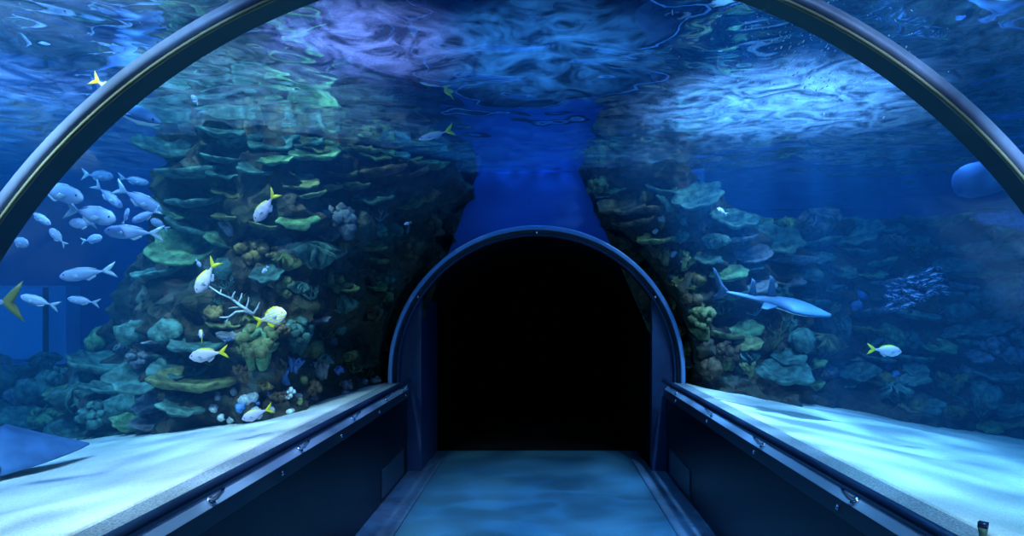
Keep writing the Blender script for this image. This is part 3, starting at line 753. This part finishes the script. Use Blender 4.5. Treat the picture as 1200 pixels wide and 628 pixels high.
# little fish
for px, py, l, Y, an, body, lb in [(845, 247, 15, 5.6, 150, 'banded', 'tiny black and white fish before the upper right plate corals'), (310, 317, 11, 4.6, 235, 'silverfish', 'tiny lilac fish between the two nose-diving yellowtails and the cauliflower coral'),
      (477, 262, 9, 5.2, 200, 'silverfish', 'tiny white fish against the dark rock left of the portal arch'), (233, 309, 12, 4.5, -50, 'silverfish', 'tiny pale fish above the lower nose-diving yellowtail'),
      (268, 397, 12, 4.2, 30, 'silverfish', 'tiny silver fish right of the stubby yellow-tailed fish'), (228, 116, 14, 4.8, 120, 'silverfish', 'tiny white fish close under the surface by the near rib')]:
    f_ = make_fish('small_fish', lb, 'fish', px2m(l, Y), .42, .18, body, 'silver'); pose(f_, px, py, Y, an, toward=.2)
# striped shoal at the right
proto = None
stripes = []
for i in range(40):
    t = i/39; row = i % 5; k = i//5
    px = 1040+k*8.6+row*1.5+random.uniform(-2.5, 2.5); py = 349-k*3.0+(row-2)*6.8+random.uniform(-2, 2)
    if proto is None:
        proto = make_fish('striped_fish', 'small dark fish with pale stripe in the tight striped shoal at right', 'fish', .115, .36, .18, 'dimfish', 'dimfish', PROF_S, 'striped shoal')
        for s in (-1, 1):
            MB().tube([(.036, s*.0085, .002), (.01, s*.0105, .003), (-.02, s*.0075, .003), (-.038, s*.003, .002)], [.003, .006, .005, .002], 6).obj('side_stripe', M['palestripe'], proto)
        o = proto
    else:
        o = copy_tree(proto)
    pose(o, px, py, 5.9+random.uniform(-.25, .25), random.choice([15, 160, -20, 170, 190, 30]), toward=random.uniform(-.4, .4))

# guitarfish: one continuous flattened body, two dorsal fins, tail
def guitarfish():
    L = px2m(130, 5.4); root = empty('guitarfish', (0, 0, 0), 'blue-grey guitarfish gliding right past the reef with two upright dorsal fins', 'shark')
    v, f = [], []; n, k = 40, 20
    for i in range(n+1):
        t = i/n; x = L*(.5-.92*t)
        if t < .36: w = .02+.145*math.sin(PI*.5*min(1, t/.30))**1.1
        elif t < .46: w = lerp(.165, .085, (t-.36)/.10)
        else: w = lerp(.085, .016, ((t-.46)/.54)**.7)
        h = .018+.062*math.sin(PI*min(1, t*1.25+.02))**1.2 if t < .75 else lerp(.031, .016, (t-.75)/.25)
        w *= L; h *= L
        for j in range(k):
            a = 2*PI*j/k; cy, sz = math.cos(a), math.sin(a)
            yy = w*(abs(cy)**.9)*math.copysign(1, cy)
            zz = h*sz*(1 if sz > 0 else .55)*(1-.25*abs(cy))
            v.append(Vector((x, yy, zz)))
    for i in range(n):
        for j in range(k): f.append((i*k+j, i*k+(j+1) % k, (i+1)*k+(j+1) % k, (i+1)*k+j))
    f += [tuple(range(k)), tuple(n*k+j for j in range(k))]
    body = MB().add(v, f).obj('body', M['shark'], root)
    bm_ = body.data; bm_.materials.append(M['belly'])
    for p in bm_.polygons:
        if p.normal.z < -.75 and -L*.1 < p.center.x < L*.3: p.material_index = 1
    fin([(.02*L, .05*L), (-.05*L, .22*L), (-.09*L, .245*L), (-.075*L, .13*L), (-.07*L, .04*L)], L*.022).obj('dorsal_fin', M['shark'], root)
    fin([(-.15*L, .03*L), (-.20*L, .165*L), (-.235*L, .18*L), (-.225*L, .09*L), (-.225*L, .02*L)], L*.02).obj('dorsal_fin', M['shark'], root)
    fin([(-.39*L, .012*L), (-.46*L, .06*L), (-.56*L, .19*L), (-.59*L, .20*L), (-.53*L, .07*L), (-.49*L, .0), (-.50*L, -.06*L), (-.53*L, -.10*L), (-.47*L, -.075*L), (-.40*L, -.014*L)], L*.02).obj('tail_fin', M['shark'], root)
    for s in (-1, 1):
        m = MB().add([(.05*L, s*.06*L, -.01*L), (-.05*L, s*.17*L, -.03*L), (-.10*L, s*.16*L, -.03*L), (-.08*L, s*.06*L, -.01*L), (.05*L, s*.06*L, .006*L), (-.05*L, s*.165*L, -.022*L), (-.10*L, s*.155*L, -.022*L), (-.08*L, s*.06*L, .006*L)],
                     [(0, 1, 2, 3), (4, 5, 6, 7), (0, 1, 5, 4), (1, 2, 6, 5), (2, 3, 7, 6), (3, 0, 4, 7)])
        m.obj('pelvic_fin', M['shark'], root)
        MB().ellipsoid((.30*L, s*.055*L, .045*L), (.012*L, .008*L, .010*L), 8, 6).obj('eye', M['eye'], root)
    return root
pose(guitarfish(), 906, 355, 5.4, -14, toward=.22, roll=.30)

# small shark behind the rib, upper left
def shark(L, label, skin='shark'):
    root = empty('shark', (0, 0, 0), label, 'shark')
    pr = [(0, .10, .0), (.05, .36, .0), (.14, .70, 0), (.32, 1, 0), (.55, .85, 0), (.78, .38, .02), (1, .12, .04)]
    b = fish_body(MB(), L*.86, L*.19, L*.17, pr, 30, 18).obj('body', M[skin], root)
    b.data.materials.append(M['belly'])
    for p in b.data.polygons:
        if p.normal.z < -.5: p.material_index = 1
    fin([(.10*L, .07*L), (.0, .20*L), (-.03*L, .21*L), (-.02*L, .08*L)], L*.02).obj('dorsal_fin', M[skin], root)
    fin([(-.40*L, .02*L), (-.55*L, .19*L), (-.59*L, .19*L), (-.48*L, .01*L), (-.53*L, -.08*L), (-.50*L, -.085*L), (-.40*L, -.01*L)], L*.018).obj('tail_fin', M[skin], root)
    for s in (-1, 1):
        m = MB().add([(.14*L, s*.06*L, -.03*L), (.0, s*.22*L, -.09*L), (-.03*L, s*.21*L, -.09*L), (.03*L, s*.06*L, -.03*L), (.14*L, s*.06*L, -.015*L), (.0, s*.22*L, -.082*L), (-.03*L, s*.21*L, -.082*L), (.03*L, s*.06*L, -.015*L)],
                     [(0, 1, 2, 3), (4, 5, 6, 7), (0, 1, 5, 4), (1, 2, 6, 5), (2, 3, 7, 6), (3, 0, 4, 7)])
        m.obj('pectoral_fin', M[skin], root)
        MB().ellipsoid((.36*L, s*.045*L, .015*L), (.011*L, .008*L, .011*L), 8, 6).obj('eye', M['eye'], root)
    return root
pose(shark(px2m(110, 4.3), 'pale pointed-nosed shark poking out from behind the near rib under the surface', 'paleblue'), 151, 130, 4.3, -22, toward=.2)
# big pale fish behind the rib on the right
f_ = make_fish('big_fish', 'big pale blue blunt-headed fish half hidden behind the near rib at right', 'fish', px2m(150, 4.4), .27, .22, 'paleblue', 'paleblue', [(0, .45, 0), (.04, .78, 0), (.14, .98, 0), (.40, 1, 0), (.6, .85, 0), (.8, .42, 0), (1, .14, 0)])
pose(f_, 1168, 205, 4.4, 194, toward=.3)

# stingray over the left sand
def stingray():
    root = empty('stingray', (0, 0, 0), 'dark stingray gliding low over the left sand at the picture edge', 'ray')
    N, Mm = 28, 28; v = []; f = []; S = .43
    def top(u, w):
        # diamond disc: u across, w along
        e = 1-abs(u); chord = e**.75*.36+.012
        x = w*chord+.10*abs(u)*-.3; z = .20*(1-abs(u))*max(0, 1-abs(w)**2.2)*1.0
        lift = .07*abs(u)**2*(1 if u > 0 else .4)
        return x, u*S, z, lift
    for side in (1, -1):
        for i in range(N+1):
            u = -1+2*i/N
            for j in range(Mm+1):
                w = -1+2*j/Mm; x, y, z, lift = top(u, w)
                v.append(Vector((x, y, (z if side > 0 else -.18*z)+lift+(.003 if side > 0 else -.003))))
    n1 = (N+1)*(Mm+1)
    for i in range(N):
        for j in range(Mm):
            q = (i*(Mm+1)+j, (i+1)*(Mm+1)+j, (i+1)*(Mm+1)+j+1, i*(Mm+1)+j+1); f.append(q); f.append(tuple(x+n1 for x in q))
    for i in range(N):
        for j in (0, Mm): f.append((i*(Mm+1)+j, (i+1)*(Mm+1)+j, (i+1)*(Mm+1)+j+n1, i*(Mm+1)+j+n1))
    for j in range(Mm):
        for i in (0, N): f.append((i*(Mm+1)+j, i*(Mm+1)+j+1, i*(Mm+1)+j+1+n1, i*(Mm+1)+j+n1))
    b = MB().add(v, f).obj('body', M['rayskin'], root); b.data.materials.append(M['belly'])
    for p in b.data.polygons:
        if p.index % 2 == 1 and p.normal.z < -.3: p.material_index = 1
    MB().tube([(-.30, 0, .03), (-.55, .03, .04), (-.85, -.02, .05), (-1.1, .02, .05)], [.03, .018, .01, .004], 8).obj('tail', M['rayskin'], root)
    for s in (-1, 1): MB().ellipsoid((.20, s*.06, .095), (.02, .012, .014), 8, 6).obj('eye', M['eye'], root)
    return root
ry = stingray(); ry.location = P(8, 537, 4.2); ry.rotation_euler = (math.radians(-4), math.radians(-6), math.radians(120))

# bubbles near the right hand lamp glow: too many to count
mb = MB()
random.seed(11)
for i in range(210):
    px = random.gauss(930, 55); py = random.gauss(62, 40); Y = random.uniform(3.0, 3.9)
    c = P(px, py, Y)
    if c.z > SURF-.03: c.z = SURF-.03-random.uniform(0, .15)
    r = random.uniform(.0016, .0034)
    rot = Euler((0, random.uniform(.3, .9), 0)).to_matrix()
    mb.ellipsoid(c, (r, r, r*random.uniform(1.5, 3.5)), 6, 4, rot)
tag(mb.obj('air_bubbles', M['bubble']), 'fine white air bubbles drifting under the surface beside the right half of the rib', 'bubbles', kind='stuff')

# ------------------------------------------------------------------ coral labels
LM = [(310, 246, 'the upper nose-diving yellowtail'), (240, 328, 'the lower nose-diving yellowtail'), (321, 371, 'the yellow-striped fish'), (240, 416, 'the level yellowtail'), (298, 486, 'the yellowtail over the sand'),
      (507, 159, 'the slim surface yellowtail'), (140, 258, 'the silver shoal'), (45, 385, 'the lit window'), (30, 520, 'the stingray'), (180, 140, 'the pale pointed shark'), (366, 312, 'the big lettuce coral'),
      (535, 240, 'the end wall\'s left edge'), (455, 400, 'the portal arch\'s left foot'), (690, 240, 'the end wall\'s right edge'), (803, 400, 'the portal arch\'s right foot'), (845, 247, 'the tiny black-and-white fish'),
      (910, 352, 'the guitarfish'), (1072, 338, 'the striped shoal'), (1041, 411, 'the lone right yellowtail'), (1140, 215, 'the big pale blue fish'), (1190, 480, 'the sand\'s right end'), (420, 440, 'the left sand\'s narrow end'), (960, 470, 'the right sand\'s middle edge'), (120, 520, 'the left sand\'s far edge')]
def describe(c):
    o, kind, colour, w, (x, y), lab = c
    d, lx, ly, ln = min((math.hypot(x-a, y-b), a, b, s) for a, b, s in LM)
    dx, dy = x-lx, y-ly
    vert = 'above' if dy < 0 else 'below'; hor = 'left of' if dx < 0 else 'right of'
    if abs(dx) < .45*abs(dy): rel_ = vert
    elif abs(dy) < .45*abs(dx): rel_ = hor
    else: rel_ = vert+' and '+hor
    size = 'small' if w < 24 else 'mid-sized' if w < 44 else 'broad'
    return '%s %s %s %s %s' % (size, {'pale': 'whitish', 'teal': 'teal', 'grey': 'grey-blue'}.get(colour, colour), KIND[kind][2], rel_, ln), d
bylab = {}
for c in corals:
    lb, d = describe(c); bylab.setdefault(lb, []).append((d, c))
ORD = ['nearest to it', 'second from it', 'third from it', 'fourth from it', 'fifth from it', 'sixth from it', 'seventh from it', 'eighth from it']+['%s from it' % w for w in 'ninth tenth eleventh twelfth thirteenth fourteenth fifteenth sixteenth seventeenth eighteenth nineteenth twentieth'.split()]
for lb, lst in bylab.items():
    lst.sort(key=lambda t: t[0])
    for i, (d, c) in enumerate(lst):
        tag(c[0], lb if len(lst) == 1 else lb+', '+ORD[min(i, 19)], 'coral', KIND[c[1]][2]+'s on the '+('left' if c[4][0] < 620 else 'right')+' reef')

# ------------------------------------------------------------------ light
w = bpy.data.worlds.new('world'); scene.world = w; w.use_nodes = True
w.node_tree.nodes['Background'].inputs[0].default_value = (.01, .05, .25, 1); w.node_tree.nodes['Background'].inputs[1].default_value = .06
def spot(name, loc, target, power, col, size=60, blend=.6, r=.04):
    d = bpy.data.lights.new(name, 'SPOT'); d.energy = power; d.color = col; d.spot_size = math.radians(size); d.spot_blend = blend; d.shadow_soft_size = r
    o = bpy.data.objects.new(name, d); COL.objects.link(o); o.location = loc
    o.rotation_euler = (Vector(target)-Vector(loc)).to_track_quat('-Z', 'Y').to_euler(); return o
def area(name, loc, target, power, col, sx, sy):
    d = bpy.data.lights.new(name, 'AREA'); d.shape = 'RECTANGLE'; d.size = sx; d.size_y = sy; d.energy = power; d.color = col
    o = bpy.data.objects.new(name, d); COL.objects.link(o); o.location = loc
    o.rotation_euler = (Vector(target)-Vector(loc)).to_track_quat('-Z', 'Y').to_euler(); return o
WHT = (.62, .88, 1.0); BLU = (.02, .26, .85); CYN = (.15, .55, 1.0)
spot('sand_lamp_left', (-2.2, .3, 5.6), (-2.9, 2.9, .7), 4600, WHT, 66, .8, .2)
spot('sand_lamp_right', (2.4, .6, 5.6), (3.1, 3.0, .7), 2800, (.30, .74, 1), 66, .8, .2)
spot('reef_lamp_left', (-1.9, 3.4, 4.6), (-2.0, 5.6, 1.7), 750, (.5, .92, 1), 62, .8, .05)
spot('reef_fill_far_left', (-4.4, 3.8, 4.8), (-4.2, 6.4, 1.2), 1000, (.35, .8, 1), 70, .8, .05)  # added fill to brighten the dim far-left reef
spot('reef_lamp_right', (2.2, 4.2, 4.8), (2.2, 6.9, 1.8), 420, (.45, .85, 1), 70, .8, .05)
spot('tunnel_lamp', (.05, 2.7, 5.6), (.05, 5.4, 0), 3200, (.07, .40, 1.0), 34, 1.0, .012)
area('blue_wash_left', (-5.0, 4.5, 4.6), (-5.0, 6.0, 1.0), 330, BLU, 6, 5)
area('blue_wash_right', (5.0, 4.5, 4.6), (5.0, 6.0, 1.0), 190, BLU, 6, 5)
area('blue_wash_end', (0, 6.2, 4.4), (0, 7.1, 2.6), 48, BLU, 2.0, .6)
spot('surface_lamp_right', (1.7, 4.6, 4.5), (1.75, 4.9, 2.4), 3200, (.24, .54, 1), 84, 1, .08)
spot('surface_glow_left', (-1.0, 3.5, 4.1), (-1.0, 3.8, 2.4), 750, (.36, .42, 1), 76, 1, .08)  # added spot, makes the purple glow patch on the surface
spot('surface_lamp_far_left', (-3.3, 4.3, 4.2), (-3.3, 4.4, 2.4), 700, (.28, .50, 1), 74, 1, .08)
spot('rib_fill_right', (1.7, -.7, 4.5), (1.15, 1.7, 2.1), 1000, (.45, .66, 1), 48, .7, .05)  # added fill to brighten the rib front face, right side
spot('rib_fill_left', (-1.7, -.7, 4.5), (-1.05, 1.5, 2.05), 420, (.32, .6, 1), 34, .7, .05)  # added fill for the left side of the rib face

vs = scene.view_settings
scene.display_settings.display_device = 'sRGB'
vs.view_transform = 'Standard'; vs.look = 'None'; vs.gamma = 1; vs.exposure = 0.0; vs.use_curve_mapping = False
cy = scene.cycles
cy.use_denoising = True
cy.max_bounces = 7; cy.diffuse_bounces = 2; cy.glossy_bounces = 4; cy.transmission_bounces = 4; cy.transparent_max_bounces = 24; cy.volume_bounces = 0
cy.sample_clamp_indirect = 4.0
